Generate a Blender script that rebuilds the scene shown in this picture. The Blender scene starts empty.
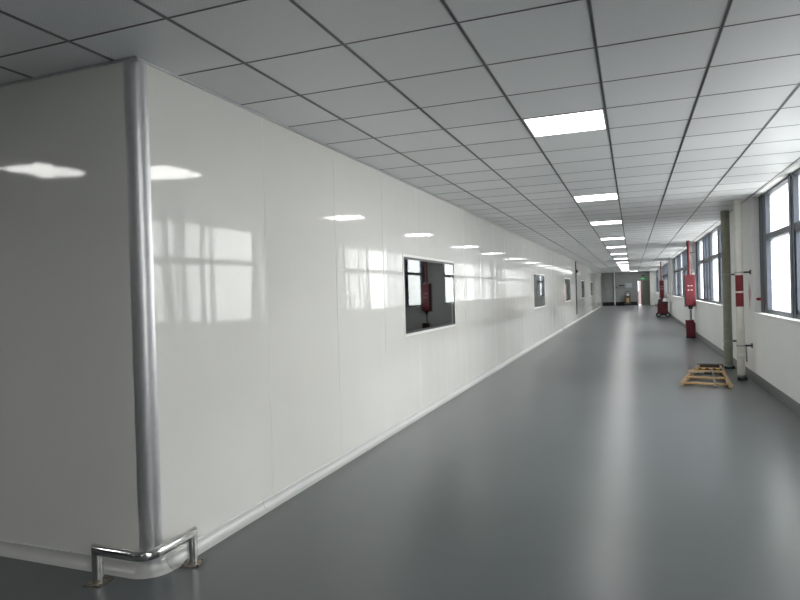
import bpy, bmesh, math, random
from mathutils import Vector, Matrix

random.seed(7)
scene = bpy.context.scene
col = scene.collection

# ------------------------------------------------------------------ camera
CAM_Z = 1.458
YAW, PITCH, ROLL = 0.3615, -0.0091, -0.0294
cam_data = bpy.data.cameras.new('camera')
cam_data.sensor_width = 36.0
cam_data.lens = 615.21 / 800.0 * 36.0
cam_data.clip_start = 0.02
cam_data.clip_end = 300
cam = bpy.data.objects.new('camera', cam_data)
col.objects.link(cam)
_f = Vector((-math.sin(YAW) * math.cos(PITCH), math.cos(YAW) * math.cos(PITCH), math.sin(PITCH)))
_r = Vector((math.cos(YAW), math.sin(YAW), 0))
_u = _r.cross(_f)
_r2 = _r * math.cos(ROLL) + _u * math.sin(ROLL)
_u2 = -_r * math.sin(ROLL) + _u * math.cos(ROLL)
M = Matrix.Identity(4)
for i in range(3):
    M[i][0], M[i][1], M[i][2] = _r2[i], _u2[i], -_f[i]
M[2][3] = CAM_Z
cam.matrix_world = M
scene.camera = cam

# ------------------------------------------------------------------ world: bright overcast sky
WORLD_STRENGTH = 13.5
PANEL_STRENGTH = 8.5
world = bpy.data.worlds.new('overcast_sky')
scene.world = world
world.use_nodes = True
bg = world.node_tree.nodes['Background']
# overcast sky: brightest overhead, a third of that at the horizon, darker ground below
_nt = world.node_tree
_tc = _nt.nodes.new('ShaderNodeTexCoord')
_sp = _nt.nodes.new('ShaderNodeSeparateXYZ')
_nt.links.new(_tc.outputs['Generated'], _sp.inputs[0])
_cr = _nt.nodes.new('ShaderNodeValToRGB')
_mr = _nt.nodes.new('ShaderNodeMapRange')
_mr.inputs['From Min'].default_value = -1.0
_mr.inputs['From Max'].default_value = 1.0
_nt.links.new(_sp.outputs['Z'], _mr.inputs['Value'])
_nt.links.new(_mr.outputs['Result'], _cr.inputs['Fac'])
_e = _cr.color_ramp.elements
_e[0].position, _e[0].color = 0.0, (0.155, 0.155, 0.15, 1)
_e[1].position, _e[1].color = 1.0, (1.0, 0.995, 0.985, 1)
for _p, _v in ((0.47, 0.16), (0.53, 0.36)):
    _n = _e.new(_p)
    _n.color = (_v, _v * 0.995, _v * 0.985, 1)
_nt.links.new(_cr.outputs['Color'], bg.inputs['Color'])
bg.inputs['Strength'].default_value = WORLD_STRENGTH

vs = scene.view_settings
vs.view_transform = 'Standard'
vs.look = 'None'
vs.exposure = 0.55
vs.gamma = 1.0
vs.use_curve_mapping = False

# ------------------------------------------------------------------ materials
def material(name):
    m = bpy.data.materials.new(name)
    m.use_nodes = True
    nt = m.node_tree
    b = nt.nodes['Principled BSDF']
    return m, nt, b

def noise_node(nt, scale, detail=3.0, vec=None, rough=0.5):
    n = nt.nodes.new('ShaderNodeTexNoise')
    n.inputs['Scale'].default_value = scale
    n.inputs['Detail'].default_value = detail
    n.inputs['Roughness'].default_value = rough
    if vec is not None:
        nt.links.new(vec, n.inputs['Vector'])
    return n

def remap(nt, sock, a, b, c, d):
    n = nt.nodes.new('ShaderNodeMapRange')
    n.inputs['From Min'].default_value = a
    n.inputs['From Max'].default_value = b
    n.inputs['To Min'].default_value = c
    n.inputs['To Max'].default_value = d
    nt.links.new(sock, n.inputs['Value'])
    return n.outputs['Result']

def mixcol(nt, fac, c1, c2):
    n = nt.nodes.new('ShaderNodeMix')
    n.data_type = 'RGBA'
    nt.links.new(fac, n.inputs[0])
    n.inputs[6].default_value = (*c1, 1)
    n.inputs[7].default_value = (*c2, 1)
    return n.outputs[2]

def plain(name, c, rough=0.5, metal=0.0, var=0.08, scale=9.0, ior=1.5, bump=0.0):
    m, nt, b = material(name)
    tc = nt.nodes.new('ShaderNodeTexCoord')
    n = noise_node(nt, scale, 4, tc.outputs['Object'])
    f = remap(nt, n.outputs['Fac'], 0.3, 0.7, 0, 1)
    lo = tuple(max(0, x * (1 - var)) for x in c)
    hi = tuple(min(1, x * (1 + var)) for x in c)
    nt.links.new(mixcol(nt, f, lo, hi), b.inputs['Base Color'])
    b.inputs['Roughness'].default_value = rough
    b.inputs['Metallic'].default_value = metal
    b.inputs['IOR'].default_value = ior
    if bump:
        bp = nt.nodes.new('ShaderNodeBump')
        bp.inputs['Strength'].default_value = bump
        bp.inputs['Distance'].default_value = 0.002
        n2 = noise_node(nt, 60, 3, tc.outputs['Object'])
        nt.links.new(n2.outputs['Fac'], bp.inputs['Height'])
        nt.links.new(bp.outputs['Normal'], b.inputs['Normal'])
    return m

def make_panel_material(name, c):
    """glossy coated steel sheet with the faint waviness of sandwich panels"""
    m, nt, b = material(name)
    tc = nt.nodes.new('ShaderNodeTexCoord')
    oi = nt.nodes.new('ShaderNodeObjectInfo')
    mp = nt.nodes.new('ShaderNodeMapping')
    mp.inputs['Scale'].default_value = (1.0, 1.0, 0.13)
    nt.links.new(tc.outputs['Object'], mp.inputs['Vector'])
    cmb = nt.nodes.new('ShaderNodeVectorMath')
    cmb.operation = 'MULTIPLY_ADD'
    cmb.inputs[1].default_value = (13.0, 17.0, 7.0)
    nt.links.new(oi.outputs['Random'], cmb.inputs[0])
    nt.links.new(mp.outputs['Vector'], cmb.inputs[2])
    n = noise_node(nt, 4.6, 1.0, cmb.outputs['Vector'])
    n2 = noise_node(nt, 14.0, 2.0, cmb.outputs['Vector'])
    add = nt.nodes.new('ShaderNodeMath')
    add.operation = 'MULTIPLY_ADD'
    add.inputs[1].default_value = 0.11
    nt.links.new(n2.outputs['Fac'], add.inputs[0])
    nt.links.new(n.outputs['Fac'], add.inputs[2])
    bp = nt.nodes.new('ShaderNodeBump')
    bp.inputs['Strength'].default_value = 0.55
    bp.inputs['Distance'].default_value = 0.006
    nt.links.new(add.outputs[0], bp.inputs['Height'])
    nt.links.new(bp.outputs['Normal'], b.inputs['Normal'])
    d = noise_node(nt, 1.7, 5, tc.outputs['Object'])
    f = remap(nt, d.outputs['Fac'], 0.35, 0.7, 0, 1)
    nt.links.new(mixcol(nt, f, tuple(x * 0.975 for x in c), c), b.inputs['Base Color'])
    b.inputs['Roughness'].default_value = 0.055
    b.inputs['IOR'].default_value = 1.46
    return m

def make_tile_material():
    """vinyl faced ceiling tile with fine ribbing"""
    m, nt, b = material('ceiling_tile_vinyl')
    tc = nt.nodes.new('ShaderNodeTexCoord')
    oi = nt.nodes.new('ShaderNodeObjectInfo')
    w = nt.nodes.new('ShaderNodeTexWave')
    w.wave_type = 'BANDS'
    w.bands_direction = 'DIAGONAL'
    w.inputs['Scale'].default_value = 26.0
    w.inputs['Distortion'].default_value = 1.2
    w.inputs['Detail'].default_value = 1.0
    w.inputs['Detail Scale'].default_value = 3.0
    nt.links.new(tc.outputs['Object'], w.inputs['Vector'])
    w2 = nt.nodes.new('ShaderNodeTexWave')
    w2.wave_type = 'BANDS'
    w2.bands_direction = 'X'
    w2.inputs['Scale'].default_value = 20.0
    nt.links.new(tc.outputs['Object'], w2.inputs['Vector'])
    mul = nt.nodes.new('ShaderNodeMath')
    mul.operation = 'MULTIPLY'
    nt.links.new(w.outputs['Fac'], mul.inputs[0])
    nt.links.new(w2.outputs['Fac'], mul.inputs[1])
    c1, c2 = (0.80, 0.815, 0.83), (0.85, 0.865, 0.88)
    base = mixcol(nt, mul.outputs[0], c1, c2)
    hs = nt.nodes.new('ShaderNodeHueSaturation')
    nt.links.new(base, hs.inputs['Color'])
    nt.links.new(remap(nt, oi.outputs['Random'], 0, 1, 0.96, 1.05), hs.inputs['Value'])
    nt.links.new(hs.outputs['Color'], b.inputs['Base Color'])
    b.inputs['Roughness'].default_value = 0.42
    bp = nt.nodes.new('ShaderNodeBump')
    bp.inputs['Strength'].default_value = 0.25
    bp.inputs['Distance'].default_value = 0.001
    nt.links.new(mul.outputs[0], bp.inputs['Height'])
    nt.links.new(bp.outputs['Normal'], b.inputs['Normal'])
    return m

def make_floor_material():
    m, nt, b = material('grey_epoxy_floor')
    tc = nt.nodes.new('ShaderNodeTexCoord')
    n = noise_node(nt, 0.55, 5, tc.outputs['Object'], 0.6)
    f = remap(nt, n.outputs['Fac'], 0.3, 0.7, 0, 1)
    nt.links.new(mixcol(nt, f, (0.098, 0.110, 0.117), (0.114, 0.127, 0.134)), b.inputs['Base Color'])
    b.inputs['Roughness'].default_value = 0.285
    b.inputs['IOR'].default_value = 1.45
    return m

def reflectance(nt, f0, double=False):
    """two sided Fresnel reflectance of a thin sheet (Schlick)"""
    geo = nt.nodes.new('ShaderNodeNewGeometry')
    dot = nt.nodes.new('ShaderNodeVectorMath')
    dot.operation = 'DOT_PRODUCT'
    nt.links.new(geo.outputs['Normal'], dot.inputs[0])
    nt.links.new(geo.outputs['Incoming'], dot.inputs[1])
    ab = nt.nodes.new('ShaderNodeMath')
    ab.operation = 'ABSOLUTE'
    nt.links.new(dot.outputs['Value'], ab.inputs[0])
    om = nt.nodes.new('ShaderNodeMath')
    om.operation = 'SUBTRACT'
    om.inputs[0].default_value = 1.0
    nt.links.new(ab.outputs[0], om.inputs[1])
    pw = nt.nodes.new('ShaderNodeMath')
    pw.operation = 'POWER'
    pw.inputs[1].default_value = 5.0
    nt.links.new(om.outputs[0], pw.inputs[0])
    ma = nt.nodes.new('ShaderNodeMath')
    ma.operation = 'MULTIPLY_ADD'
    ma.inputs[1].default_value = 1.0 - f0
    ma.inputs[2].default_value = f0
    nt.links.new(pw.outputs[0], ma.inputs[0])
    if not double:
        return ma.outputs[0]
    # insulated double pane: four surfaces, R = 4F / (1 + 3F)
    den = nt.nodes.new('ShaderNodeMath')
    den.operation = 'MULTIPLY_ADD'
    den.inputs[1].default_value = 3.0
    den.inputs[2].default_value = 1.0
    nt.links.new(ma.outputs[0], den.inputs[0])
    dv = nt.nodes.new('ShaderNodeMath')
    dv.operation = 'DIVIDE'
    nt.links.new(ma.outputs[0], dv.inputs[0])
    nt.links.new(den.outputs[0], dv.inputs[1])
    m4 = nt.nodes.new('ShaderNodeMath')
    m4.operation = 'MULTIPLY'
    m4.inputs[1].default_value = 4.0
    nt.links.new(dv.outputs[0], m4.inputs[0])
    return m4.outputs[0]

def make_dark_glass():
    m = bpy.data.materials.new('observation_glass')
    m.use_nodes = True
    nt = m.node_tree
    nt.nodes.clear()
    out = nt.nodes.new('ShaderNodeOutputMaterial')
    mix = nt.nodes.new('ShaderNodeMixShader')
    tr = nt.nodes.new('ShaderNodeBsdfTransparent')
    tr.inputs['Color'].default_value = (0.72, 0.78, 0.77, 1)
    gl = nt.nodes.new('ShaderNodeBsdfGlossy')
    gl.inputs['Roughness'].default_value = 0.012
    gl.inputs['Color'].default_value = (0.93, 0.97, 0.97, 1)
    nt.links.new(reflectance(nt, 0.09), mix.inputs[0])
    nt.links.new(tr.outputs[0], mix.inputs[1])
    nt.links.new(gl.outputs[0], mix.inputs[2])
    nt.links.new(mix.outputs[0], out.inputs['Surface'])
    return m

def make_film_glass():
    """window pane with frosted film: daylight comes through scattered"""
    m = bpy.data.materials.new('frosted_window_glass')
    m.use_nodes = True
    nt = m.node_tree
    nt.nodes.clear()
    out = nt.nodes.new('ShaderNodeOutputMaterial')
    tc = nt.nodes.new('ShaderNodeTexCoord')
    n = noise_node(nt, 3.0, 3, tc.outputs['Object'])
    f = remap(nt, n.outputs['Fac'], 0.3, 0.7, 0, 1)
    c = mixcol(nt, f, (0.86, 0.885, 0.875), (0.88, 0.905, 0.895))
    tl = nt.nodes.new('ShaderNodeBsdfTranslucent')
    nt.links.new(c, tl.inputs['Color'])
    tr = nt.nodes.new('ShaderNodeBsdfTransparent')
    nt.links.new(c, tr.inputs['Color'])
    part = nt.nodes.new('ShaderNodeMixShader')
    part.inputs[0].default_value = 0.6
    nt.links.new(tl.outputs[0], part.inputs[1])
    nt.links.new(tr.outputs[0], part.inputs[2])
    gl = nt.nodes.new('ShaderNodeBsdfGlossy')
    gl.inputs['Roughness'].default_value = 0.08
    mix = nt.nodes.new('ShaderNodeMixShader')
    nt.links.new(reflectance(nt, 0.07), mix.inputs[0])
    nt.links.new(part.outputs[0], mix.inputs[1])
    nt.links.new(gl.outputs[0], mix.inputs[2])
    nt.links.new(mix.outputs[0], out.inputs['Surface'])
    return m

def emissive(name, c, strength, base=(0.9, 0.9, 0.9)):
    m, nt, b = material(name)
    b.inputs['Base Color'].default_value = (*base, 1)
    b.inputs['Emission Color'].default_value = (*c, 1)
    b.inputs['Emission Strength'].default_value = strength
    tc = nt.nodes.new('ShaderNodeTexCoord')
    n = noise_node(nt, 5, 2, tc.outputs['Object'])
    nt.links.new(remap(nt, n.outputs['Fac'], 0, 1, 0.35, 0.45), b.inputs['Roughness'])
    return m

MT = {}
MT['panel'] = make_panel_material('white_sandwich_panel', (0.82, 0.808, 0.775))
MT['core'] = plain('panel_seam_filler', (0.80, 0.80, 0.78), 0.5)
MT['bead'] = plain('white_sealant', (0.86, 0.855, 0.83), 0.3, 0, 0.02)
MT['tile'] = make_tile_material()
MT['floor'] = make_floor_material()
MT['dglass'] = make_dark_glass()
MT['film'] = make_film_glass()
MT['diff'] = emissive('led_diffuser', (1.0, 0.99, 0.96), PANEL_STRENGTH)
MT['runner'] = plain('grid_aluminium', (0.26, 0.265, 0.28), 0.35, 0.8, 0.05)
MT['groove'] = plain('grid_groove_black', (0.03, 0.03, 0.038), 0.5)
MT['tee'] = plain('grid_cross_tee_grey', (0.09, 0.09, 0.10), 0.45, 0.3)
MT['alu'] = plain('brushed_aluminium', (0.66, 0.66, 0.68), 0.40, 0.8, 0.03, 30)
MT['cove'] = plain('white_aluminium_cove', (0.66, 0.66, 0.65), 0.34, 0.15, 0.02, 4)
MT['steel'] = plain('stainless_steel', (0.72, 0.71, 0.69), 0.13, 1.0, 0.10, 26)
MT['rust'] = plain('tarnished_steel', (0.24, 0.21, 0.18), 0.45, 0.8, 0.5, 40)
MT['plaster'] = plain('white_plaster', (0.86, 0.86, 0.845), 0.75, 0, 0.02, 1.5)
MT['base'] = plain('grey_painted_base', (0.15, 0.16, 0.165), 0.4, 0, 0.06)
MT['endwall'] = plain('grey_end_panel', (0.20, 0.212, 0.212), 0.4, 0, 0.05, 2)
MT['frame'] = plain('slate_blue_window_frame', (0.070, 0.082, 0.108), 0.42, 0.2, 0.08)
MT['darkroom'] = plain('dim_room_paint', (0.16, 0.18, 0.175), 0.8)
MT['black'] = plain('black_plastic', (0.018, 0.018, 0.02), 0.45)
MT['blackmatt'] = plain('matt_black_paint', (0.012, 0.012, 0.013), 0.9)
MT['gasket'] = plain('black_glazing_edge', (0.012, 0.013, 0.014), 0.35)
MT['red'] = plain('red_enamel', (0.115, 0.005, 0.013), 0.5, 0, 0.12)
MT['redlabel'] = plain('red_label_print', (0.15, 0.004, 0.009), 0.55, 0, 0.75, 55)
MT['redtape'] = plain('red_tape', (0.42, 0.02, 0.045), 0.6)
MT['stain'] = plain('pink_wall_stain', (0.60, 0.46, 0.46), 0.8, 0, 0.15, 25)
MT['olive'] = plain('olive_grey_pipe_paint', (0.27, 0.27, 0.21), 0.5, 0, 0.08, 12)
MT['pvc'] = plain('cream_white_pvc', (0.62, 0.61, 0.56), 0.45, 0, 0.05, 10)
MT['galv'] = plain('galvanised_steel', (0.35, 0.36, 0.37), 0.42, 0.7, 0.2, 30)
MT['darkmetal'] = plain('dark_metal', (0.06, 0.06, 0.065), 0.45, 0.6)
MT['grp'] = plain('yellow_tan_fibreglass', (0.52, 0.345, 0.17), 0.45, 0, 0.15, 16)
MT['yellow'] = plain('warning_yellow', (0.80, 0.52, 0.03), 0.45, 0, 0.05)
MT['ochre'] = plain('dull_ochre', (0.32, 0.22, 0.07), 0.5, 0, 0.3, 20)
MT['cap'] = plain('dark_brown_plastic', (0.045, 0.034, 0.028), 0.5)
MT['rubber'] = plain('pale_rubber', (0.66, 0.50, 0.33), 0.6)
MT['door'] = plain('olive_grey_door', (0.125, 0.13, 0.105), 0.45)
MT['white'] = plain('white_paint', (0.78, 0.78, 0.77), 0.5, 0, 0.03)
MT['pink'] = plain('pale_pink_render', (0.12, 0.088, 0.086), 0.8)
MT['green'] = emissive('exit_sign_green', (0.03, 0.75, 0.12), 0.45, (0.02, 0.3, 0.08))
MT['boardblue'] = plain('blue_grey_notice', (0.34, 0.37, 0.43), 0.5, 0, 0.35, 30)
MT['teal'] = plain('pale_teal_hub', (0.45, 0.62, 0.58), 0.4)
MT['concrete'] = plain('yard_concrete', (0.2, 0.2, 0.19), 0.8)

# ------------------------------------------------------------------ mesh helpers
class MB:
    def __init__(self):
        self.bm = bmesh.new()

    def box(self, x0, x1, y0, y1, z0, z1, bevel=0.0, mat=0):
        bm = self.bm
        vs_ = [bm.verts.new((x, y, z)) for x in (x0, x1) for y in (y0, y1) for z in (z0, z1)]
        idx = [(0, 1, 3, 2), (4, 6, 7, 5), (0, 4, 5, 1), (2, 3, 7, 6), (0, 2, 6, 4), (1, 5, 7, 3)]
        fs = []
        for q in idx:
            f = bm.faces.new([vs_[i] for i in q])
            f.material_index = mat
            fs.append(f)
        if bevel:
            es = list({e for f in fs for e in f.edges})
            bmesh.ops.bevel(bm, geom=es, offset=bevel, segments=2, affect='EDGES', profile=0.7, clamp_overlap=True)
        return self

    def bar(self, a, b, w, h, up=(0, 0, 1), mat=0, bevel=0.0):
        """box beam from a to b, width w, height h"""
        a, b = Vector(a), Vector(b)
        d = (b - a).normalized()
        s = d.cross(Vector(up)).normalized()
        t = s.cross(d).normalized()
        bm = self.bm
        rings = []
        for p in (a, b):
            rings.append([bm.verts.new(p + s * (i * w / 2) + t * (j * h / 2)) for i, j in ((-1, -1), (1, -1), (1, 1), (-1, 1))])
        fs = [bm.faces.new(rings[0][::-1]), bm.faces.new(rings[1])]
        for k in range(4):
            fs.append(bm.faces.new((rings[0][k], rings[0][(k + 1) % 4], rings[1][(k + 1) % 4], rings[1][k])))
        for f in fs:
            f.material_index = mat
        if bevel:
            es = list({e for f in fs for e in f.edges})
            bmesh.ops.bevel(bm, geom=es, offset=bevel, segments=1, affect='EDGES')
        return self

    def tube(self, pts, r, seg=16, caps=True, mat=0):
        bm = self.bm
        pts = [Vector(p) for p in pts]
        n = len(pts)
        rad = r if isinstance(r, (list, tuple)) else [r] * n
        prev = None
        rings = []
        for i, p in enumerate(pts):
            if i == 0:
                d = (pts[1] - p).normalized()
            elif i == n - 1:
                d = (p - pts[i - 1]).normalized()
            else:
                d = ((pts[i + 1] - p).normalized() + (p - pts[i - 1]).normalized()).normalized()
            if prev is None:
                ref = Vector((0, 0, 1)) if abs(d.z) < 0.9 else Vector((1, 0, 0))
                s = d.cross(ref).normalized()
            else:
                s = (prev - d * prev.dot(d)).normalized()
            prev = s
            t = d.cross(s)
            ring = [p + (s * math.cos(2 * math.pi * k / seg) + t * math.sin(2 * math.pi * k / seg)) * rad[i] for k in range(seg)]
            if 0 < i < n - 1:
                seg_d = (p - pts[i - 1]).normalized()
                c = seg_d.dot(d)
                if 0.3 < c < 0.95:           # sharp bend: mitre the tube
                    e = (seg_d - d * c).normalized()
                    ring = [q + e * ((q - p).dot(e) * (1 / c - 1)) for q in ring]
            rings.append([bm.verts.new(q) for q in ring])
        for i in range(n - 1):
            for k in range(seg):
                f = bm.faces.new((rings[i][k], rings[i][(k + 1) % seg], rings[i + 1][(k + 1) % seg], rings[i + 1][k]))
                f.smooth = True
                f.material_index = mat
        if caps:
            for rg in (rings[0][::-1], rings[-1]):
                f = bm.faces.new(rg)
                f.material_index = mat
        return self

    def sweep(self, path, profile, smooth=True, mat=0, closed_profile=False):
        """path: list of (point, outward normal) in the XY plane; profile: list of (out, z)"""
        bm = self.bm
        rings = []
        for p, nrm in path:
            rings.append([bm.verts.new((p[0] + nrm[0] * o, p[1] + nrm[1] * o, z)) for o, z in profile])
        m = len(profile)
        last = m if closed_profile else m - 1
        for i in range(len(rings) - 1):
            for k in range(last):
                f = bm.faces.new((rings[i][k], rings[i + 1][k], rings[i + 1][(k + 1) % m], rings[i][(k + 1) % m]))
                f.smooth = smooth
                f.material_index = mat
        if closed_profile:
            bm.faces.new(rings[0])
            bm.faces.new(rings[-1][::-1])
        return self

    def poly(self, pts, thick, axis):
        """flat polygon given as 3D points, thickened along axis"""
        bm = self.bm
        ax = Vector(axis) * thick
        a = [bm.verts.new(Vector(p)) for p in pts]
        b = [bm.verts.new(Vector(p) + ax) for p in pts]
        bm.faces.new(a[::-1])
        bm.faces.new(b)
        n = len(pts)
        for k in range(n):
            bm.faces.new((a[k], a[(k + 1) % n], b[(k + 1) % n], b[k]))
        return self

    def mesh(self, name, mats):
        bmesh.ops.recalc_face_normals(self.bm, faces=self.bm.faces[:])
        for e in self.bm.edges:
            lf = e.link_faces
            if len(lf) == 2 and (not (lf[0].smooth and lf[1].smooth) or lf[0].normal.angle(lf[1].normal, 0.0) > 0.7):
                e.smooth = False
        me = bpy.data.meshes.new(name)
        self.bm.to_mesh(me)
        self.bm.free()
        for m in (mats if isinstance(mats, (list, tuple)) else [mats]):
            me.materials.append(m)
        return me

    def build(self, name, mats, parent=None, loc=None):
        o = bpy.data.objects.new(name, self.mesh(name, mats))
        return link(o, parent, loc)


def link(o, parent=None, loc=None):
    col.objects.link(o)
    if loc is not None:
        o.location = loc
    if parent is not None:
        o.parent = parent
        if o.parent.type == 'EMPTY' or True:
            # children are authored in world coordinates: undo the parent's place
            o.matrix_parent_inverse = world_matrix(parent).inverted()
    return o

def world_matrix(o):
    m = o.matrix_basis.copy()
    if o.parent is not None:
        m = world_matrix(o.parent) @ o.matrix_parent_inverse @ m
    return m

def empty(name, loc):
    o = bpy.data.objects.new(name, None)
    o.empty_display_size = 0.1
    col.objects.link(o)
    o.location = loc
    return o

def tag(o, label, cat, group=None):
    o['label'] = label
    o['category'] = cat
    if group:
        o['group'] = group
    return o

def struct(o, label=None):
    o['kind'] = 'structure'
    if label:
        o['label'] = label
    return o

# ------------------------------------------------------------------ dimensions of the place
CEIL = 2.747
XL, XR = -2.414, 1.68           # long panel wall, window wall
YC = 2.561                      # wall turning off to the left of the corner
YEND = 54.0
YBACK, XFAR = -6.0, -11.5
TX0, TY0, T = -0.751, 4.6706, 0.6   # ceiling grid origin and module

# ------------------------------------------------------------------ floor
f = MB().box(XFAR - 0.2, XR + 0.3, YBACK - 0.2, YEND + 0.3, -0.15, 0.0).build('floor', MT['floor'])
struct(f, 'glossy grey epoxy corridor floor')

# ------------------------------------------------------------------ ceiling: deck, grid, tiles
ceiling = MB().box(XFAR - 0.2, XR + 0.3, YBACK - 0.2, YEND + 0.3, CEIL + 0.06, CEIL + 0.22).build('ceiling', MT['core'])
struct(ceiling, 'suspended ceiling of grey square tiles in a metal grid')

LIGHT_ROWS = [-7, 0, 7, 13, 20, 26, 33, 40, 47, 53, 59, 66, 73, 79]
lights_at = {(0, r) for r in LIGHT_ROWS} | {(-8, -7), (-8, -14), (0, -14), (-15, -7)}
lights_at.discard((0, 79))
lights_at.add((1, 79))

def tile_span(c, r):
    x0, x1 = TX0 + c * T, TX0 + (c + 1) * T
    y0, y1 = TY0 + r * T, TY0 + (r + 1) * T
    if y1 > YC + 0.02 and y0 < YC and x0 < XL - 0.02:       # row that meets the wall turning off
        if x1 <= XL + 0.02:
            y1 = YC
    elif y0 >= YC - 0.02:
        x0 = max(x0, XL)
    x1 = min(x1, XR + 0.13)
    y1 = min(y1, YEND)
    return x0, x1, y0, y1

def tile_mesh(w, d):
    g = 0.004
    mb = MB()
    mb.box(-w / 2 + g, w / 2 - g, -d / 2 + g, d / 2 - g, 0, 0.012, 0.0015)
    return mb.mesh('ceiling_tile', MT['tile'])

tiles = []
for r in range(-17, 83):
    for c in range(-18, 5):
        x0, x1, y0, y1 = tile_span(c, r)
        if (c, r) in lights_at or y0 >= YEND - 0.05 or x1 - x0 < 0.03 or y1 - y0 < 0.03:
            continue
        if y0 > YC - 0.05 and x1 < XL + 0.03:
            continue
        if x0 < XFAR - 0.1:
            continue
        tiles.append((x0, x1, y0, y1))

def in_view(t):
    """tile lies in front of the camera position, within the lens's spread"""
    best = 0
    for x in (t[0], t[1]):
        for y in (t[2], t[3]):
            v = Vector((x, y, CEIL)) - Vector((0, 0, CAM_Z))
            z = v.dot(_f)
            if z > 0.3 and abs(v.dot(_r2) / z) < 0.66 and abs(v.dot(_u2) / z) < 0.50:
                best = max(best, 1.0 / z)
    return best

ranked = sorted(tiles, key=lambda t: -in_view(t) * 10)
single = ranked[:300]
rest = ranked[300:]
cache = {}
for (x0, x1, y0, y1) in single:
    key = (round(x1 - x0, 3), round(y1 - y0, 3))
    if key not in cache:
        cache[key] = tile_mesh(*key)
    o = bpy.data.objects.new('ceiling_tile', cache[key])
    link(o, ceiling, ((x0 + x1) / 2, (y0 + y1) / 2, CEIL))
mb = MB()
for (x0, x1, y0, y1) in rest:
    mb.box(x0 + 0.004, x1 - 0.004, y0 + 0.004, y1 - 0.004, CEIL, CEIL + 0.012)
o = mb.build('far_ceiling_tiles', MT['tile'], ceiling)
o['kind'] = 'stuff'

# main runners (along the corridor): two flanges with a dark groove between
for c in range(-18, 5):
    x = TX0 + c * T
    y1 = YEND if x > XL + 0.05 else YC
    mb = MB()
    for s in (-1, 1):
        mb.box(x + s * 0.0065 - 0.0025, x + s * 0.0065 + 0.0025, YBACK, y1, CEIL - 0.004, CEIL + 0.02)
    mb.box(x - 0.0042, x + 0.0042, YBACK, y1, CEIL - 0.001, CEIL + 0.02, 0, 1)
    mb.build('ceiling_runner', [MT['runner'], MT['groove']], ceiling)
for r in range(-17, 83):
    y = TY0 + r * T
    x0 = XFAR if y < YC else XL
    MB().box(x0, XR + 0.13, y - 0.0056, y + 0.0056, CEIL - 0.0015, CEIL + 0.02).build('cross_tee', MT['tee'], ceiling)

# thin angle trim where the ceiling meets the panel walls
mb = MB()
mb.box(XL, XL + 0.018, YC - 0.02, YEND, CEIL - 0.012, CEIL - 0.002)
mb.box(XFAR, XL + 0.018, YC - 0.018, YC, CEIL - 0.012, CEIL - 0.002)
struct(mb.build('trim_1', MT['alu']), 'thin aluminium angle along the ceiling edge')

# ------------------------------------------------------------------ ceiling light panels
def ceiling_light(c, r, label, group='square ceiling light panels'):
    x0, x1, y0, y1 = TX0 + c * T, TX0 + (c + 1) * T, TY0 + r * T, TY0 + (r + 1) * T
    cx, cy = (x0 + x1) / 2, (y0 + y1) / 2
    t = empty('ceiling_light', (cx, cy, CEIL))
    tag(t, label, 'ceiling light', group)
    h, b = T / 2 - 0.006, 0.016
    mb = MB()
    for (a0, a1, b0, b1) in ((-h, h, -h, -h + b), (-h, h, h - b, h), (-h, -h + b, -h + b, h - b), (h - b, h, -h + b, h - b)):
        mb.box(cx + a0, cx + a1, cy + b0, cy + b1, CEIL - 0.003, CEIL + 0.03)
    mb.build('frame', MT['white'], t)
    MB().box(cx - h + b, cx + h - b, cy - h + b, cy + h - b, CEIL + 0.001, CEIL + 0.028).build('diffuser', MT['diff'], t)
    return t

ordinals = ['nearest', 'second', 'third', 'fourth', 'fifth', 'sixth', 'seventh', 'eighth', 'ninth', 'tenth', 'eleventh', 'twelfth', 'thirteenth']
front = [r for r in LIGHT_ROWS if r >= 0]
for k, r in enumerate(front):
    c = 1 if r == 79 else 0
    if r == 79:
        lab = 'lit white square ceiling panel set off the row, right before the end wall'
    elif k == 0:
        lab = 'largest lit white square ceiling panel, nearest of the corridor row'
    else:
        lab = f'lit white square ceiling panel, {ordinals[k]} of the corridor row from the nearest'
    ceiling_light(c, r, lab)
ceiling_light(0, -7, 'lit square ceiling panel above the spot the photo is taken from')
ceiling_light(0, -14, 'lit square ceiling panel behind the spot the photo is taken from')
ceiling_light(-8, -7, 'lit square ceiling panel mirrored in the grey wall beside the corner post')
ceiling_light(-8, -14, 'lit square ceiling panel in the side hall by the back wall')
ceiling_light(-15, -7, 'lit square ceiling panel at the far side of the side hall')

# ------------------------------------------------------------------ long panel wall with observation windows
WZ0, WZ1 = 0.975, 1.915
WINS = [(6.50, 8.65), (16.30, 18.45), (24.20, 26.45), (32.35, 34.50), (39.75, 41.95)]
TH = 0.05
seams = [2.632] + [3.742 + 1.0935 * k for k in range(0, 46)]
seams = [s for s in seams if s < YEND - 0.3] + [YEND]

wall_left = empty('wall_left', (XL, YC, 0))
struct(wall_left, 'long glossy white panel wall with flush dark windows')
# core behind the panels, with holes for the windows
mb = MB()
ys = [YC + 0.1]
for a, b in WINS:
    mb.box(XL - TH - 0.004, XL - 0.004, ys[-1], a, 0, CEIL + 0.06)
    mb.box(XL - TH - 0.004, XL - 0.004, a, b, 0, WZ0)
    mb.box(XL - TH - 0.004, XL - 0.004, a, b, WZ1, CEIL + 0.06)
    ys.append(b)
mb.box(XL - TH - 0.004, XL - 0.004, ys[-1], YEND, 0, CEIL + 0.06)
mb.build('panel_core', MT['core'], wall_left)

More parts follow.
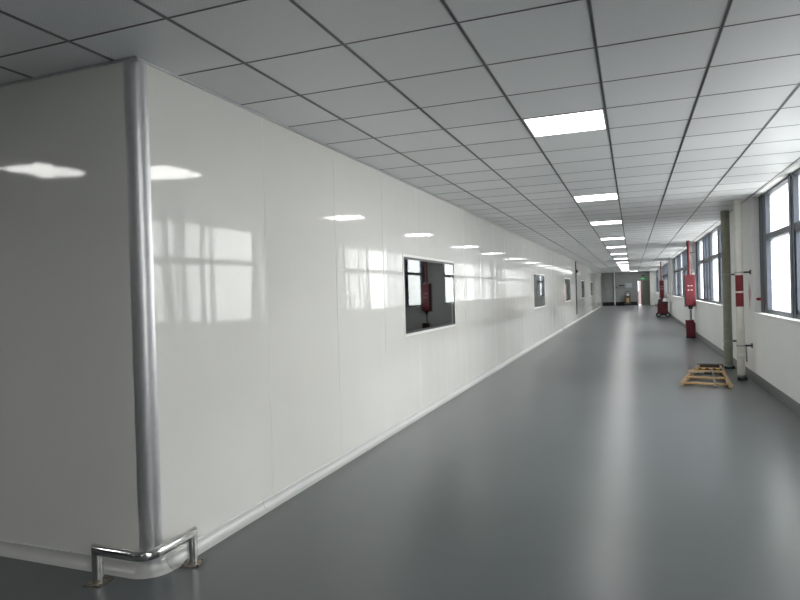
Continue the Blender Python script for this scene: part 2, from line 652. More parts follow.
def panel_piece(y0, y1, z0, z1):
    if y1 - y0 < 0.01:
        return
    g = 0.0007
    ym = (y0 + y1) / 2
    o = MB().box(-0.006, 0.0, y0 - ym + g, y1 - ym - g, z0, z1, 0.0007).build('wall_panel', MT['panel'], wall_left, (XL, ym, 0))
    o.rotation_euler = (0, random.uniform(-0.0004, 0.0004), random.uniform(-0.0014, 0.0014) if y0 > 3.0 else 0.0)   # panels never hang quite true

for s0, s1 in zip(seams[:-1], seams[1:]):
    cuts = [(s0, s1, None)]
    w = [(max(a, s0), min(b, s1)) for a, b in WINS if a < s1 and b > s0]
    if not w:
        panel_piece(s0, s1, 0, CEIL - 0.002)
        continue
    a, b = w[0]
    panel_piece(s0, a, 0, CEIL - 0.002)
    panel_piece(a, b, 0, WZ0)
    panel_piece(a, b, WZ1, CEIL - 0.002)
    panel_piece(b, s1, 0, CEIL - 0.002)

for k, sy in enumerate(seams[1:-1]):
    spans = [(0.06, CEIL - 0.012)]
    if any(a < sy < b for a, b in WINS):
        spans = [(0.06, WZ0 - 0.002), (WZ1 + 0.002, CEIL - 0.012)]
    for z0, z1 in spans:
        MB().box(XL - 0.003, XL + 0.0009, sy - 0.0024, sy + 0.0024, z0, z1, 0.0006).build('seam_bead', MT['bead'], wall_left)

# short wall turning off to the left
wall_front = MB().box(XFAR, XL - 0.076, YC + 0.007, YC + 0.06, 0, CEIL + 0.06).build('wall_front', MT['core'])
struct(wall_front, 'shaded white panel wall turning off at the corner')
xs = [XL - 0.078, XL - 0.078 - 1.62]
while xs[-1] > XFAR + 0.2:
    xs.append(xs[-1] - 1.1)
for a, b in zip(xs[:-1], xs[1:]):
    MB().box(max(b, XFAR) + 0.0007, a - 0.0007, 0.0, 0.006, 0, CEIL - 0.002, 0.0012).build('wall_panel', MT['panel'], wall_front, (0, YC, 0))

# observation windows, flush dark glass
for n, (a, b) in enumerate(WINS):
    w = empty('window_%d' % (n + 1), (XL, (a + b) / 2, WZ0))
    struct(w, f'flush dark glass window in the white panel wall, {ordinals[n]} from the corner')
    fr = MB()
    e = 0.030
    fr.box(XL - TH, XL + 0.004, a, b, WZ0, WZ0 + e)
    fr.box(XL - TH, XL + 0.004, a, b, WZ1 - e, WZ1)
    fr.box(XL - TH, XL + 0.004, a, a + e, WZ0 + e, WZ1 - e)
    fr.box(XL - TH, XL + 0.004, b - e, b, WZ0 + e, WZ1 - e)
    fr.build('window_frame', MT['bead'], w)
    g = MB()
    e2 = e + 0.026
    g.box(XL - 0.02, XL + 0.001, a + e, b - e, WZ0 + e, WZ0 + e2)
    g.box(XL - 0.02, XL + 0.001, a + e, b - e, WZ1 - e2, WZ1 - e)
    g.box(XL - 0.02, XL + 0.001, a + e, a + e2, WZ0 + e2, WZ1 - e2)
    g.box(XL - 0.02, XL + 0.001, b - e2, b - e, WZ0 + e2, WZ1 - e2)
    g.build('glazing_edge', MT['gasket'], w)
    me = MB()
    vs_ = [me.bm.verts.new(p) for p in ((XL, a + e2, WZ0 + e2), (XL, b - e2, WZ0 + e2), (XL, b - e2, WZ1 - e2), (XL, a + e2, WZ1 - e2))]
    me.bm.faces.new(vs_)
    me.build('pane', MT['dglass'], w)

# dim rooms behind the windows
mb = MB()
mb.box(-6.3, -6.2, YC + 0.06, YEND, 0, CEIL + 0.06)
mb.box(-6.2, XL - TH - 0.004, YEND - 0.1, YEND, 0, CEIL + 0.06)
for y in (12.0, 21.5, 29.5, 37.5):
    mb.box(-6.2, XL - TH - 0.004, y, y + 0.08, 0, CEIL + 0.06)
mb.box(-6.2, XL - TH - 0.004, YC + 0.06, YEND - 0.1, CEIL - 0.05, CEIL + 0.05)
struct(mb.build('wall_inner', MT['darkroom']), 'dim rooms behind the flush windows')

# rounded aluminium corner post
R = 0.072
prof = []
for k in range(13):
    t = math.pi / 2 * k / 12
    prof.append((XL - R + R * math.sin(t), YC + R - R * math.cos(t)))
mb = MB()
pts = [(XL - R - 0.010, YC - 0.0015)] + [(x + 0.0015 * 0, y - 0.0) for x, y in prof] + [(XL + 0.0015, YC + R + 0.010)]
pts = [(XL - R - 0.012, YC - 0.002)] + [(XL - R + (R + 0.002) * math.sin(math.pi / 2 * k / 12), YC + R - (R + 0.002) * math.cos(math.pi / 2 * k / 12)) for k in range(13)] + [(XL + 0.002, YC + R + 0.004)]
inner = [(XL + 0.002 - 0.01, YC + R + 0.004), (XL - R - 0.012, YC + 0.009)]
ring = pts + inner
lo = [mb.bm.verts.new((x, y, 0.06)) for x, y in ring]
hi = [mb.bm.verts.new((x, y, CEIL - 0.003)) for x, y in ring]
for k in range(len(ring)):
    ff = mb.bm.faces.new((lo[k], lo[(k + 1) % len(ring)], hi[(k + 1) % len(ring)], hi[k]))
    ff.smooth = 0 < k < 13
mb.bm.faces.new(hi)
struct(mb.build('trim_2', MT['alu']), 'rounded aluminium post on the wall corner')

# cove skirting with its corner piece
CO = 0.045
cprof = [(0.0, 0.108), (0.009, 0.108), (0.011, 0.104), (0.011, 0.094), (0.006, 0.090)]
for k in range(9):
    t = math.pi / 2 * k / 8
    cprof.append((0.006 + CO - CO * math.cos(t) , 0.086 - 0.080 * math.sin(t)))
cprof += [(0.006 + CO + 0.004, 0.002), (0.006 + CO + 0.004, 0.0), (0.0, 0.0)]
cprof = [(o_, z_ * 0.62) for o_, z_ in cprof]
base_left = empty('baseboard_left', (XL, YC, 0))
struct(base_left, 'white cove skirting along the panel wall')
RC = 0.10
def cove(path, name='cove_strip'):
    return MB().sweep(path, cprof, True, 0, True).build(name, MT['cove'], base_left)
n_x, n_y = (1, 0), (0, -1)
x = XL - RC
while x > XFAR + 0.1:
    x2 = max(x - 2.9, XFAR)
    cove([((x2, YC), n_y), ((x - 0.002, YC), n_y)])
    x = x2
arc = []
for k in range(11):
    t = math.pi / 2 * k / 10
    nn = (math.sin(t), -math.cos(t))
    arc.append(((XL - RC + RC * nn[0], YC + RC + RC * nn[1]), nn))
cp = cove(arc, 'cove_corner')
y = YC + RC
stops = [3.60]
while stops[-1] < 22.6:
    stops.append(min(stops[-1] + 2.9, 22.9))
y0 = y
for y1 in stops:
    cove([((XL, y0 + 0.002), n_x), ((XL, y1 - 0.002), n_x)])
    y0 = y1
y0 = 23.25
while y0 < YEND - 0.1:
    y1 = min(y0 + 2.9, YEND)
    cove([((XL - 0.004, y0 + 0.002), n_x), ((XL - 0.004, y1 - 0.002), n_x)])
    y0 = y1
# red scuffs left on the corner piece
for i, (t, z0, z1, dt) in enumerate(((0.62, 0.112, 0.117, 0.10), (0.52, 0.094, 0.102, 0.07), (0.64, 0.090, 0.101, 0.10), (0.42, 0.078, 0.086, 0.07), (0.55, 0.080, 0.084, 0.16))):
    m2 = MB()
    a0, a1 = t * math.pi / 2, (t + dt) * math.pi / 2
    q = [(XL - R + (R + 0.003) * math.sin(a), YC + R - (R + 0.003) * math.cos(a), z) for a, z in ((a0, z0), (a1, z0 + 0.004), (a1, z1 + 0.002), (a0, z1))]
    m2.poly(q, 0.0006, (math.sin(a0), -math.cos(a0), 0))
    m2.build('red_scuff', MT['redtape'], base_left)

# ------------------------------------------------------------------ window wall
SILL, HEAD = 1.04, 2.742
WR = [(-1.8, 0.9), (3.5, 10.42), (13.5, 20.1), (21.9, 30.4), (33.3, 42.0), (45.5, 52.6)]
XO = XR + 0.26
mb = MB()
mb.box(XR, XO, YBACK - 0.2, YEND + 0.2, -0.1, SILL - 0.03)
mb.box(XR, XO, YBACK - 0.2, YEND + 0.2, HEAD, CEIL + 0.22)
edges = [YBACK - 0.2] + [v for w in WR for v in w] + [YEND + 0.2]
for a, b in zip(edges[0::2], edges[1::2]):
    mb.box(XR, XO, a, b, SILL - 0.03, HEAD)
wall_right = mb.build('wall_right', MT['plaster'])
struct(wall_right, 'white plaster window wall with a grey painted base')
struct(MB().box(XR - 0.012, XR, YBACK, YEND, 0, 0.135, 0.003).build('baseboard_right', MT['base']), 'dark grey painted skirting under the window wall')
# faint pink stain on the pier by the pipes
st = [(10.80, 1.52), (10.78, 1.44), (10.83, 1.34), (10.79, 1.22), (10.74, 1.05), (10.68, 1.20), (10.60, 1.30), (10.64, 1.38), (10.74, 1.46)]
MB().poly([(XR - 0.0008, y, z) for y, z in st], 0.0008, (1, 0, 0)).build('pink_stain', MT['stain'], wall_right)

XF0, XF1 = XR + 0.10, XR + 0.185        # frame depth
XG = XR + 0.152
TRZ0, TRZ1 = 2.075, 2.155
def bays(a, b):
    """mullion pattern from the far jamb to the near jamb: wide fixed light, two casements, wide light, ..."""
    out = []
    y = b
    y -= 0.48
    seq = [1.36, 0.24, 0.50, 0.13, 0.50, 0.26, 1.45] + [0.28, 0.50, 0.13, 0.50, 0.28, 1.45] * 2
    is_pane = True
    for wdt in seq:
        nxt = y - wdt
        if nxt < a + 0.10:
            if is_pane and y - a - 0.10 > 0.2:
                out.append((a + 0.10, y))
            break
        if is_pane:
            out.append((nxt, y))
        y = nxt
        is_pane = not is_pane
    return out

for n, (a, b) in enumerate(WR):
    w = empty('window_%d' % (n + 6), (XR + 0.13, (a + b) / 2, SILL))
    struct(w, 'frosted window with slate frame ' + ('behind the spot the photo is taken from' if n == 0 else f'in the window wall, {ordinals[n - 1]} in view'))
    MB().box(XR - 0.012, XF0 + 0.02, a + 0.002, b - 0.002, SILL - 0.028, SILL, 0.004).build('window_sill', MT['white'], w)
    panes = bays(a, b)
    fr = MB()
    fr.box(XF0, XF1, a, b, SILL, SILL + 0.055)
    fr.box(XF0, XF1, a, b, HEAD - 0.03, HEAD)
    fr.box(XF0, XF1, a, b, TRZ0, TRZ1)
    cuts = [a] + [v for p in reversed(panes) for v in p] + [b]
    solid = list(zip(cuts[0::2], cuts[1::2]))
    fr.build('window_frame', MT['frame'], w)
    for y0, y1 in solid:
        mm = MB()
        mm.box(XF0 - 0.004, XF1, y0, y1, SILL, HEAD, 0.004)
        if y1 - y0 > 0.2:      # two abutting profiles: a shadow joint and a raised rib
            mid = (y0 + y1) / 2
            mm.box(XF0 - 0.011, XF0 - 0.003, mid - 0.03, mid + 0.03, SILL, HEAD, 0.003)
        mm.build('mullion', MT['frame'], w)
    for (y0, y1) in panes:
        for z0, z1 in ((SILL + 0.05, TRZ0 + 0.004), (TRZ1 - 0.004, HEAD - 0.025)):
            p = MB()
            vs_ = [p.bm.verts.new(q) for q in ((XG, y0 - 0.004, z0), (XG, y1 + 0.004, z0), (XG, y1 + 0.004, z1), (XG, y0 - 0.004, z1))]
            p.bm.faces.new(vs_)
            p.build('pane', MT['film'], w)
        if y1 - y0 < 0.6:      # casement sash with its handle
            sash = MB()
            for q in ((y0, y0 + 0.035), (y1 - 0.035, y1)):
                sash.box(XF0 + 0.008, XG - 0.002, q[0], q[1], SILL + 0.055, TRZ0)
            sash.box(XF0 + 0.008, XG - 0.002, y0, y1, SILL + 0.055, SILL + 0.09)
            sash.box(XF0 + 0.008, XG - 0.002, y0, y1, TRZ0 - 0.035, TRZ0)
            s = sash.build('casement_sash', MT['frame'], w)
            hb = MB()
            hb.box(XF0 - 0.004, XF0 + 0.014, y0 + 0.008, y0 + 0.03, 1.42, 1.50, 0.003)
            hb.box(XF0 - 0.024, XF0 - 0.010, y0 + 0.010, y0 + 0.026, 1.34, 1.47, 0.003)
            hb.box(XF0 - 0.024, XF0 + 0.004, y0 + 0.010, y0 + 0.026, 1.455, 1.475)
            hb.build('window_handle', MT['black'], s)

# scraps of red tape beside the near window
t1 = MB().poly([(XR + 0.03, 10.421, 1.235), (XR + 0.055, 10.421, 1.255), (XR + 0.10, 10.421, 1.25), (XR + 0.10, 10.421, 1.215), (XR + 0.055, 10.421, 1.21)], 0.003, (0, -1, 0)).build('red_tape', MT['redtape'])
t1.location = (0, 0, 0)
tag(t1, 'scrap of red tape on the white reveal of the nearest window', 'tape')
t2 = MB().poly([(XF0 - 0.004, 10.11, 1.225), (XF0 - 0.004, 10.06, 1.215), (XF0 - 0.004, 10.03, 1.195), (XF0 - 0.004, 10.05, 1.170), (XF0 - 0.004, 10.10, 1.180)], 0.003, (-1, 0, 0)).build('red_tape', MT['redtape'])
tag(t2, 'small red tape dot on the slate frame of the nearest window', 'tape')

# ------------------------------------------------------------------ hall behind the camera
struct(MB().box(XFAR - 0.2, XR + 0.3, YBACK - 0.2, YBACK, 0, CEIL + 0.06).build('wall_back', MT['endwall']), 'grey wall behind the spot the photo is taken from')
struct(MB().box(XFAR - 0.2, XFAR, YBACK, YC + 0.1, 0, CEIL + 0.06).build('wall_side', MT['endwall']), 'grey wall at the far side of the side hall')

# ------------------------------------------------------------------ end wall with doorway
DX0, DXM, DX1, DZ = 0.40, 0.64, 1.30, 1.98
mb = MB()
mb.box(-6.3, -1.52, YEND, YEND + 0.15, 0, CEIL + 0.06)
mb.box(-1.512, DX0 - 0.36, YEND, YEND + 0.15, 0, CEIL + 0.06)
mb.box(DX0 - 0.352, DX0, YEND, YEND + 0.15, 0, CEIL + 0.06)
mb.box(DX0, DX1, YEND, YEND + 0.15, DZ, CEIL + 0.06)
mb.box(DX1, XR + 0.3, YEND, YEND + 0.15, 0, CEIL + 0.06)
mb.box(-2.4, DX0 - 0.02, YEND + 0.05, YEND + 0.14, 0, CEIL)
wall_end = mb.build('wall_end', MT['endwall'])
struct(wall_end, 'grey panel wall closing the corridor')
struct(MB().box(XL + 0.05, DX0 - 0.04, YEND - 0.014, YEND, 0, 0.30, 0.003).build('baseboard_end', MT['blackmatt']), 'black skirting along the end wall')
# white pier in the corner right of the door
struct(MB().box(1.34, XR, YEND - 0.9, YEND, 0, CEIL - 0.002, 0.004).build('wall_pier', MT['plaster']), 'white pier between the door and the window wall')
door = empty('door_1', ((DX0 + DX1) / 2, YEND, 0))
struct(door, 'double door, one olive grey leaf shut and the other open')
mb = MB()
mb.box(DX0 - 0.04, DX0, YEND - 0.02, YEND + 0.16, 0, DZ + 0.04)
mb.box(DX1, DX1 + 0.04, YEND - 0.02, YEND + 0.16, 0, DZ + 0.04)
mb.box(DX0, DX1, YEND - 0.02, YEND + 0.16, DZ, DZ + 0.04)
mb.build('door_frame', MT['base'], door)
leaf = MB().box(DXM, DX1 - 0.005, YEND + 0.02, YEND + 0.06, 0.006, DZ - 0.005, 0.004).build('door_leaf', MT['door'], door)
MB().box(DXM + 0.05, DXM + 0.08, YEND - 0.02, YEND + 0.02, 0.9, 1.15, 0.004).build('door_handle', MT['galv'], leaf)
leaf2 = MB().box(DX0 + 0.005, DX0 + 0.045, YEND + 0.17, YEND + 0.75, 0.006, DZ - 0.005, 0.004).build('door_leaf', MT['door'], door)
MB().box(DX0 + 0.045, DX0 + 0.085, YEND + 0.62, YEND + 0.65, 0.9, 1.15, 0.004).build('door_handle', MT['galv'], leaf2)
# yard outside the open door
struct(MB().box(-4, 6, YEND + 0.30, YEND + 7, -0.15, -0.01).build('ground_outside', MT['concrete']), 'pale yard ground outside the open door')
struct(MB().box(-1.0, 5.0, YEND + 3.0, YEND + 3.2, -0.01, 1.05).box(0.51, 5.0, YEND + 3.0, YEND + 3.2, 1.05, 2.6).build('wall_outside', MT['pink']), 'pale pink yard wall seen through the open door')

# things on the end wall
p = empty('white_pipe', (-1.38, YEND - 0.07, 0))
tag(p, 'slim white vertical pipe on the grey end wall', 'pipe')
MB().tube([(-1.38, YEND - 0.07, 0), (-1.38, YEND - 0.07, CEIL - 0.003)], 0.045, 14).build('pipe_body', MT['white'], p)
for z in (0.5, 1.45, 2.4):
    MB().box(-1.44, -1.32, YEND - 0.12, YEND - 0.001, z, z + 0.05, 0.004).build('pipe_clip', MT['galv'], p)
s = empty('exit_sign', (0.83, YEND - 0.04, 2.1))
tag(s, 'small glowing green exit sign above the far door', 'exit sign')
MB().box(0.69, 0.97, YEND - 0.045, YEND - 0.001, 2.11, 2.25, 0.005).build('sign_case', MT['darkmetal'], s)
g = MB()
g.box(0.71, 0.95, YEND - 0.049, YEND - 0.046, 2.125, 2.235)
g.build('sign_face', MT['green'], s)
s = empty('alarm_box', (0.83, YEND - 0.03, 2.36))
tag(s, 'small dark red alarm box above the green exit sign', 'alarm')
MB().box(0.72, 0.94, YEND - 0.06, YEND - 0.001, 2.37, 2.45, 0.008).build('alarm_case', MT['red'], s)
MB().tube([(0.83, YEND - 0.06, 2.41), (0.83, YEND - 0.085, 2.41)], 0.03, 12).build('alarm_lens', MT['black'], s)
s = empty('black_sign', (-0.84, YEND - 0.01, 1.6))
tag(s, 'black rectangular plate on the grey end wall', 'sign')
MB().box(-1.04, -0.63, YEND - 0.02, YEND - 0.001, 1.595, 1.70, 0.004).build('sign_plate', MT['black'], s)
s = empty('notice_board', (-0.26, YEND - 0.01, 1.46))
tag(s, 'pale blue grey notice board on the end wall', 'notice board')
MB().box(-0.50, -0.02, YEND - 0.025, YEND - 0.001, 1.46, 1.84, 0.004).build('board_frame', MT['galv'], s)
MB().box(-0.48, -0.04, YEND - 0.028, YEND - 0.0255, 1.48, 1.82).build('board_sheet', MT['boardblue'], s)
s = empty('wall_bracket', (-1.2, YEND - 0.02, 1.5))
tag(s, 'small black wall fitting with a thin rail beside the white pipe', 'bracket')
MB().box(-1.29, -1.17, YEND - 0.09, YEND - 0.001, 1.50, 1.58, 0.006).build('fitting_body', MT['black'], s)
MB().tube([(-1.17, YEND - 0.035, 1.46), (-0.62, YEND - 0.035, 1.46)], 0.012, 8).build('rail', MT['darkmetal'], s)
MB().box(-1.20, -1.18, YEND - 0.05, YEND - 0.001, 1.44, 1.51).build('rail_bracket', MT['darkmetal'], s)
MB().box(-0.64, -0.62, YEND - 0.05, YEND - 0.001, 1.44, 1.48).build('rail_bracket', MT['darkmetal'], s)

# dark hand trolley at the end wall
hx, hy = -0.37, YEND - 0.45
t = empty('hand_trolley', (hx, hy, 0))
tag(t, 'small dark trolley with a yellow box standing before the end wall', 'trolley')
MB().box(hx - 0.24, hx + 0.24, hy - 0.18, hy + 0.22, 0.10, 0.16, 0.01).build('deck', MT['black'], t)
for sx in (-1, 1):
    MB().tube([(hx + sx * 0.25, hy + 0.1, 0.09), (hx + sx * 0.30, hy + 0.1, 0.09)], 0.09, 16).build('wheel', MT['black'], t)
    MB().tube([(hx + sx * 0.20, hy - 0.12, 0.045), (hx + sx * 0.17, hy - 0.12, 0.045)], 0.045, 14).build('wheel', MT['black'], t)
MB().tube([(hx - 0.20, hy + 0.2, 0.15), (hx - 0.20, hy + 0.22, 1.0), (hx - 0.12, hy + 0.22, 1.15), (hx + 0.12, hy + 0.22, 1.15), (hx + 0.20, hy + 0.22, 1.0), (hx + 0.20, hy + 0.2, 0.15)], 0.018, 10).build('handle', MT['darkmetal'], t)
b = MB().box(hx - 0.19, hx + 0.19, hy - 0.15, hy + 0.18, 0.16, 0.82, 0.03).build('body', MT['cap'], t)
MB().box(hx - 0.11, hx + 0.11, hy - 0.156, hy - 0.148, 0.26, 0.62, 0.003).build('yellow_panel', MT['ochre'], b)
MB().box(hx - 0.05, hx + 0.09, hy - 0.10, hy + 0.05, 0.82, 0.93, 0.015).build('white_bundle', MT['white'], t)

# ------------------------------------------------------------------ conduit and fitting on the panel wall
CY = 29.15
t = empty('wall_conduit', (XL, CY, 0.3))
tag(t, 'black vertical conduit on the far white panel wall', 'conduit')
MB().box(XL + 0.001, XL + 0.04, CY - 0.03, CY + 0.03, 0.32, CEIL - 0.014, 0.004).build('conduit_body', MT['black'], t)
for z in (0.6, 1.2, 1.8):
    MB().box(XL + 0.001, XL + 0.045, CY - 0.045, CY + 0.045, z, z + 0.03, 0.003).build('conduit_clip', MT['darkmetal'], t)
t = empty('wall_fixture', (XL + 0.05, CY, 2.16))
tag(t, 'small black wall fitting with pale round lenses on the black conduit', 'fixture')
MB().box(XL + 0.041, XL + 0.11, CY - 0.16, CY + 0.16, 2.20, 2.34, 0.01).build('fixture_body', MT['black'], t)
for sy in (-1, 1):
    MB().tube([(XL + 0.10, CY + sy * 0.11, 2.19), (XL + 0.14, CY + sy * 0.13 - 0.03, 2.16), (XL + 0.16, CY + sy * 0.14 - 0.07, 2.14)], [0.03, 0.055, 0.06], 14).build('lens', MT['white'], t)

# ------------------------------------------------------------------ stainless corner bumper rail
PR = 0.028
ZR = 0.172
p1, p2 = (-2.645, 2.42), (-2.312, 2.752)
t = empty('bumper_rail', (-2.40, 2.50, 0))
tag(t, 'polished stainless bumper rail bent around the wall corner', 'bumper rail')
rail = [(p1[0] - 0.0, p1[1], ZR)]
rb = 0.085
cx_, cy_ = p2[0] - rb, p1[1] + rb
for k in range(9):
    a = -math.pi / 2 + math.pi / 2 * k / 8
    rail.append((cx_ + rb * math.cos(a), cy_ + rb * math.sin(a), ZR))
rail.append((p2[0], p2[1], ZR))
MB().tube([(p1[0], p1[1], 0.006)] + rail + [(p2[0], p2[1], 0.006)], PR, 24).build('rail_tube', MT['steel'], t)
for (px_, py_), rot in ((p1, 0.2), (p2, 0.35)):
    pl = MB()
    h = 0.052
    c_, s_ = math.cos(rot), math.sin(rot)
    q = [(px_ + c_ * i * h - s_ * j * h, py_ + s_ * i * h + c_ * j * h, 0.0) for i, j in ((-1, -1), (1, -1), (1, 1), (-1, 1))]
    pl.poly(q, 0.007, (0, 0, 1))
    plate = pl.build('base_plate', MT['rust'], t)
    for i, j in ((-1, -1), (1, -1), (1, 1), (-1, 1)):
        bx_, by_ = px_ + c_ * i * h * 0.75 - s_ * j * h * 0.75, py_ + s_ * i * h * 0.75 + c_ * j * h * 0.75
        MB().tube([(bx_, by_, 0.007), (bx_, by_, 0.014)], 0.007, 6).build('bolt', MT['rust'], plate)

# ------------------------------------------------------------------ pipes on the pier
def drop_pipe(name, label, x, y, r, mat, foot_mat, zs, square=False):
    t = empty(name, (x, y, 0))
    tag(t, label, 'pipe')
    MB().tube([(x, y, 0.05), (x, y, CEIL - 0.003)], r, 24).build('pipe_body', mat, t)
    # socket ring
    MB().tube([(x, y, 0.34), (x, y, 0.345), (x, y, 0.40), (x, y, 0.405)], [r, r + 0.004, r + 0.004, r], 24, False).build('pipe_joint', mat, t)
    ft = MB()
    ft.box(x - r * 0.95, x + r * 1.35, y - r * 0.9, y + r * 0.9, 0.0, 0.045, 0.006)
    f_ = ft.build('pipe_foot', foot_mat, t)
    MB().tube([(x, y, 0.03), (x, y, 0.075)], r * 1.06, 24).build('foot_collar', MT['galv'], t)
    for z in zs:
        a = MB()
        ring = [(x + (r + 0.004) * math.cos(k * math.pi / 12), y + (r + 0.004) * math.sin(k * math.pi / 12)) for k in range(25)]
        for k in range(24):
            q0, q1 = ring[k], ring[k + 1]
            a.bar((*q0, z), (*q1, z), 0.005, 0.022)
        c = a.build('pipe_clamp', MT['galv'], t)
        MB().box(x + r, XR - 0.004, y - 0.014, y + 0.014, z - 0.013, z + 0.013, 0.002).build('clamp_arm', MT['darkmetal'], c)
        MB().box(XR - 0.010, XR - 0.0005, y - 0.05, y + 0.05, z - 0.035, z + 0.035, 0.002).build('wall_plate', MT['darkmetal'], c)
    return t

gp = drop_pipe('drain_pipe', 'olive grey vertical pipe standing free before the window wall', 1.535, 12.03, 0.069, MT['olive'], MT['darkmetal'], (1.635, 0.48))
wp = drop_pipe('drain_pipe', 'cream white vertical pipe with two red labels', 1.525, 10.60, 0.056, MT['pvc'], MT['darkmetal'], (1.64, 0.525))
# short hanging tube below the lower clamp
MB().tube([(1.600, 10.60, 0.515), (1.600, 10.60, 0.28)], 0.012, 8).build('hanging_tube', MT['galv'], wp)

def curved_label(z0, z1, parent):
    x, y, r = 1.525, 10.60, 0.0572
    mb = MB()
    n = 14
    a0, a1 = math.radians(180 + 12), math.radians(180 + 150)
    lo, hi = [], []
    for k in range(n + 1):
        a = a0 + (a1 - a0) * k / n
        lo.append(mb.bm.verts.new((x + r * math.cos(a), y + r * math.sin(a), z0)))
        hi.append(mb.bm.verts.new((x + r * math.cos(a), y + r * math.sin(a), z1)))
    for k in range(n):
        ff = mb.bm.faces.new((lo[k], lo[k + 1], hi[k + 1], hi[k]))
        ff.smooth = True
    return mb.build('red_label', MT['redlabel'], parent)
curved_label(1.355, 1.60, wp)
curved_label(1.12, 1.33, wp)

# ------------------------------------------------------------------ red fire risers
def fire_riser(label, x, y, s=1.0, low=True):
    t = empty('fire_riser', (x, y, 0))
    tag(t, label, 'fire riser', 'red fire risers on the piers')
    w = 0.125 * s
    MB().tube([(x - 0.02, y, 1.76), (x - 0.02, y, CEIL - 0.003)], 0.042 * s, 18).build('riser_pipe', MT['red'], t)
    b = MB().box(x - w, x + w, y - 0.13, y + 0.13, 0.90, 1.77, 0.010).build('red_cabinet', MT['red'], t)
    for zz in (1.45, 1.33):
        for i in (-0.05, 0.03):
            MB().box(x + i - 0.022, x + i + 0.022, y - 0.1335, y - 0.1305, zz, zz + 0.022).build('white_mark', MT['white'], b)
    MB().box(x - w, x + w * 0.98, y - 0.134, y - 0.1305, 1.10, 1.105).build('door_seam', MT['cap'], b)
    MB().box(x - w - 0.02, XR - 0.002, y + 0.14, y + 0.20, 0.86, 1.82, 0.004).build('back_board', MT['galv'], t)
    MB().tube([(x, y, 0.90), (x, y, 0.86), (x, y, 0.80)], [0.05, 0.06, 0.05], 14).build('valve', MT['black'], t)
    MB().tube([(x, y, 0.80), (x, y, 0.0)], 0.030, 14).build('lower_pipe', MT['galv'], t)
    MB().tube([(x - 0.02, y + 0.04, 2.40), (XR - 0.001, y + 0.04, 2.40)], 0.012, 8).build('pipe_bracket', MT['darkmetal'], t)
    return t
fire_riser('nearer red fire riser with a tall red cabinet on its pipe', 1.535, 19.3)
fire_riser('farther red fire riser with a tall red cabinet above the red cart', 1.41, 34.2, 0.8)

x, y = 1.50, 19.05
t = empty('extinguisher_box', (x, y, 0))
tag(t, 'red extinguisher box standing on the floor below the nearer riser', 'fire box')
b = MB()
b.box(-0.105, 0.105, -0.10, 0.10, 0.02, 0.50, 0.012)
b.bm.transform(Matrix.Translation((x, y, 0)) @ Matrix.Rotation(math.radians(-2.0), 4, 'Y'))
bd = b.build('box_body', MT['red'], t)
MB().box(x - 0.03, x + 0.03, y - 0.108, y - 0.098, 0.38, 0.41, 0.002).build('box_latch', MT['cap'], bd)
MB().box(x - 0.12, x + 0.12, y - 0.11, y + 0.11, 0.0, 0.022, 0.004).build('box_plinth', MT['black'], t)
t = MB().tube([(1.625, 19.30, 0.0), (1.625, 19.30, 0.40), (1.625, 19.30, 0.42)], [0.028, 0.028, 0.012], 12).build('red_stub_pipe', MT['red'])
tag(t, 'short dark red pipe stub between the red floor box and the wall', 'pipe')

# ------------------------------------------------------------------ red wheeled cart
x, y = 1.31, 32.1
t = empty('red_cart', (x, y, 0))
tag(t, 'red wheeled cart with black lid and black wheels below the farther riser', 'cart')
MB().box(x - 0.21, x + 0.21, y - 0.28, y + 0.28, 0.17, 0.66, 0.02).build('cart_body', MT['red'], t)
MB().box(x - 0.18, x + 0.26, y - 0.31, y + 0.31, 0.66, 0.74, 0.02).build('cart_lid', MT['black'], t)
b = MB()
b.tube([(x - 0.07, y, 0.74), (x - 0.07, y, 0.80), (x - 0.07, y, 0.86), (x - 0.07, y, 0.88)], [0.11, 0.11, 0.07, 0.02], 18)
b.build('red_bundle', MT['red'], t)
MB().tube([(x + 0.20, y - 0.2, 0.72), (x + 0.27, y - 0.2, 1.0), (x + 0.27, y + 0.2, 1.0), (x + 0.20, y + 0.2, 0.72)], 0.016, 10).build('push_handle', MT['white'], t)
MB().tube([(x + 0.23, y - 0.25, 0.14), (x + 0.23, y - 0.25, 0.7)], 0.02, 10).build('side_tube', MT['black'], t)
for sx in (-0.16, 0.24):
    for sy in (-0.24, 0.22):
        wh = MB().tube([(x + sx, y + sy - 0.025, 0.115), (x + sx, y + sy + 0.025, 0.115)], 0.115, 20).build('wheel', MT['black'], t)
        MB().tube([(x + sx, y + sy - 0.03, 0.115), (x + sx, y + sy + 0.03, 0.115)], 0.05, 14).build('hub', MT['teal'], wh)
    MB().tube([(x + sx, y - 0.26, 0.10), (x + sx, y + 0.24, 0.10)], 0.014, 8).build('axle', MT['darkmetal'], t)
MB().box(x - 0.19, x + 0.19, y - 0.2, y + 0.2, 0.085, 0.175, 0.01).build('chassis', MT['black'], t)

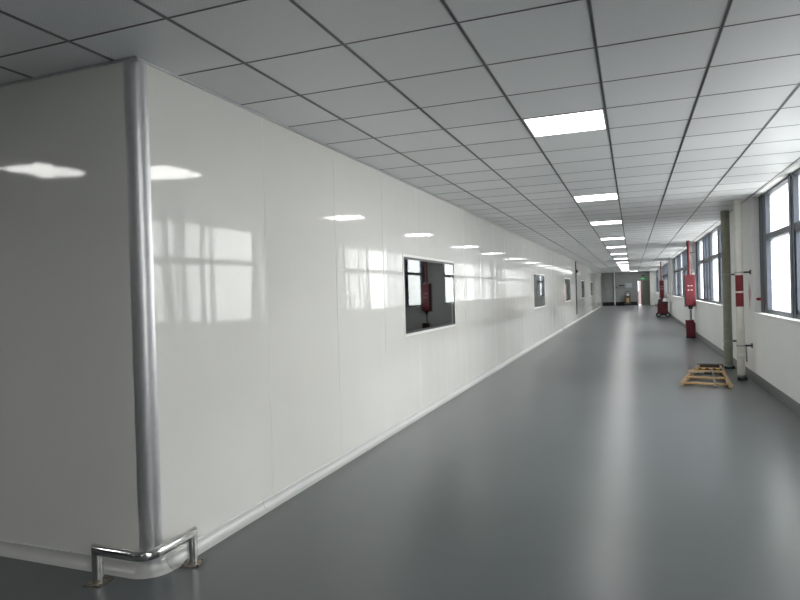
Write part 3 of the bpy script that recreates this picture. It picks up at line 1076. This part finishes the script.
# ------------------------------------------------------------------ folded fibreglass step ladder lying on the floor
ladder = empty('step_ladder', (1.02, 10.6, 0))
tag(ladder, 'yellow folded step ladder lying flat on the grey floor', 'ladder')
A = Vector((0.955, 9.80, 0))        # middle between the feet (towards the viewer)
B = Vector((1.200, 11.62, 0))       # top cap end
ax = (B - A).normalized()
sd = Vector((ax.y, -ax.x, 0))       # towards the window wall
LEN = (B - A).length
def lp(s, o, z):
    return A + ax * (s * LEN) + sd * o + Vector((0, 0, z))
def section(hw0, hw1, z, rungs, s0, s1, rail_w, rail_h):
    for sgn in (-1, 1):
        r_ = MB().bar(lp(s0, sgn * hw0, z), lp(s1, sgn * hw1, z), rail_w, rail_h, bevel=0.004).build('side_rail', MT['grp'], ladder)
        e = lp(s0, sgn * hw0, z)
        d = (lp(s1, sgn * hw1, z) - e).normalized()
        MB().tube([e - d * 0.03, e + d * 0.02], 0.032, 14).build('foot', MT['rubber'], r_)
    for s in rungs:
        k = (s - s0) / (s1 - s0)
        hw = hw0 + (hw1 - hw0) * k
        MB().bar(lp(s, -hw, z), lp(s, hw, z), 0.05, 0.028, bevel=0.003).build('step', MT['grp'], ladder)
section(0.315, 0.18, 0.033, [0.05, 0.40, 0.84], 0.0, 0.97, 0.035, 0.06)
section(0.285, 0.16, 0.093, [0.16, 0.56, 0.78], -0.03, 0.95, 0.032, 0.052)
MB().bar(lp(0.97, -0.20, 0.070), lp(0.97, 0.20, 0.070), 0.16, 0.12, bevel=0.012).build('top_cap', MT['cap'], ladder)
st = MB().bar(lp(0.56, -0.20, 0.130), lp(0.56, 0.20, 0.130), 0.085, 0.022, bevel=0.003).build('tool_tray', MT['cap'], ladder)
sc = MB()
for k in range(7):
    o0 = -0.19 + k * 0.05
    sc.bar(lp(0.56, o0, 0.143), lp(0.56, o0 + 0.05, 0.143), 0.075, 0.004, mat=k % 2)
    sc.bar(lp(0.538, o0, 0.131), lp(0.538, o0 + 0.05, 0.131), 0.004, 0.024, mat=k % 2)
sc.build('warning_sticker', [MT['yellow'], MT['red']], st)
MB().bar(lp(0.42, -0.27, 0.130), lp(0.42, 0.25, 0.130), 0.05, 0.022, bevel=0.003).build('cross_bar', MT['grp'], ladder)
MB().tube([lp(0.42, 0.06, 0.150), lp(0.24, 0.09, 0.135), lp(-0.04, 0.12, 0.014)], 0.012, 8).build('spreader', MT['galv'], ladder)
MB().tube([lp(0.30, -0.24, 0.128), lp(0.33, 0.10, 0.136)], 0.010, 8).build('spreader', MT['galv'], ladder)
MB().bar(lp(0.30, -0.04, 0.130), lp(0.30, 0.06, 0.130), 0.05, 0.03, bevel=0.003).build('hinge', MT['black'], ladder)
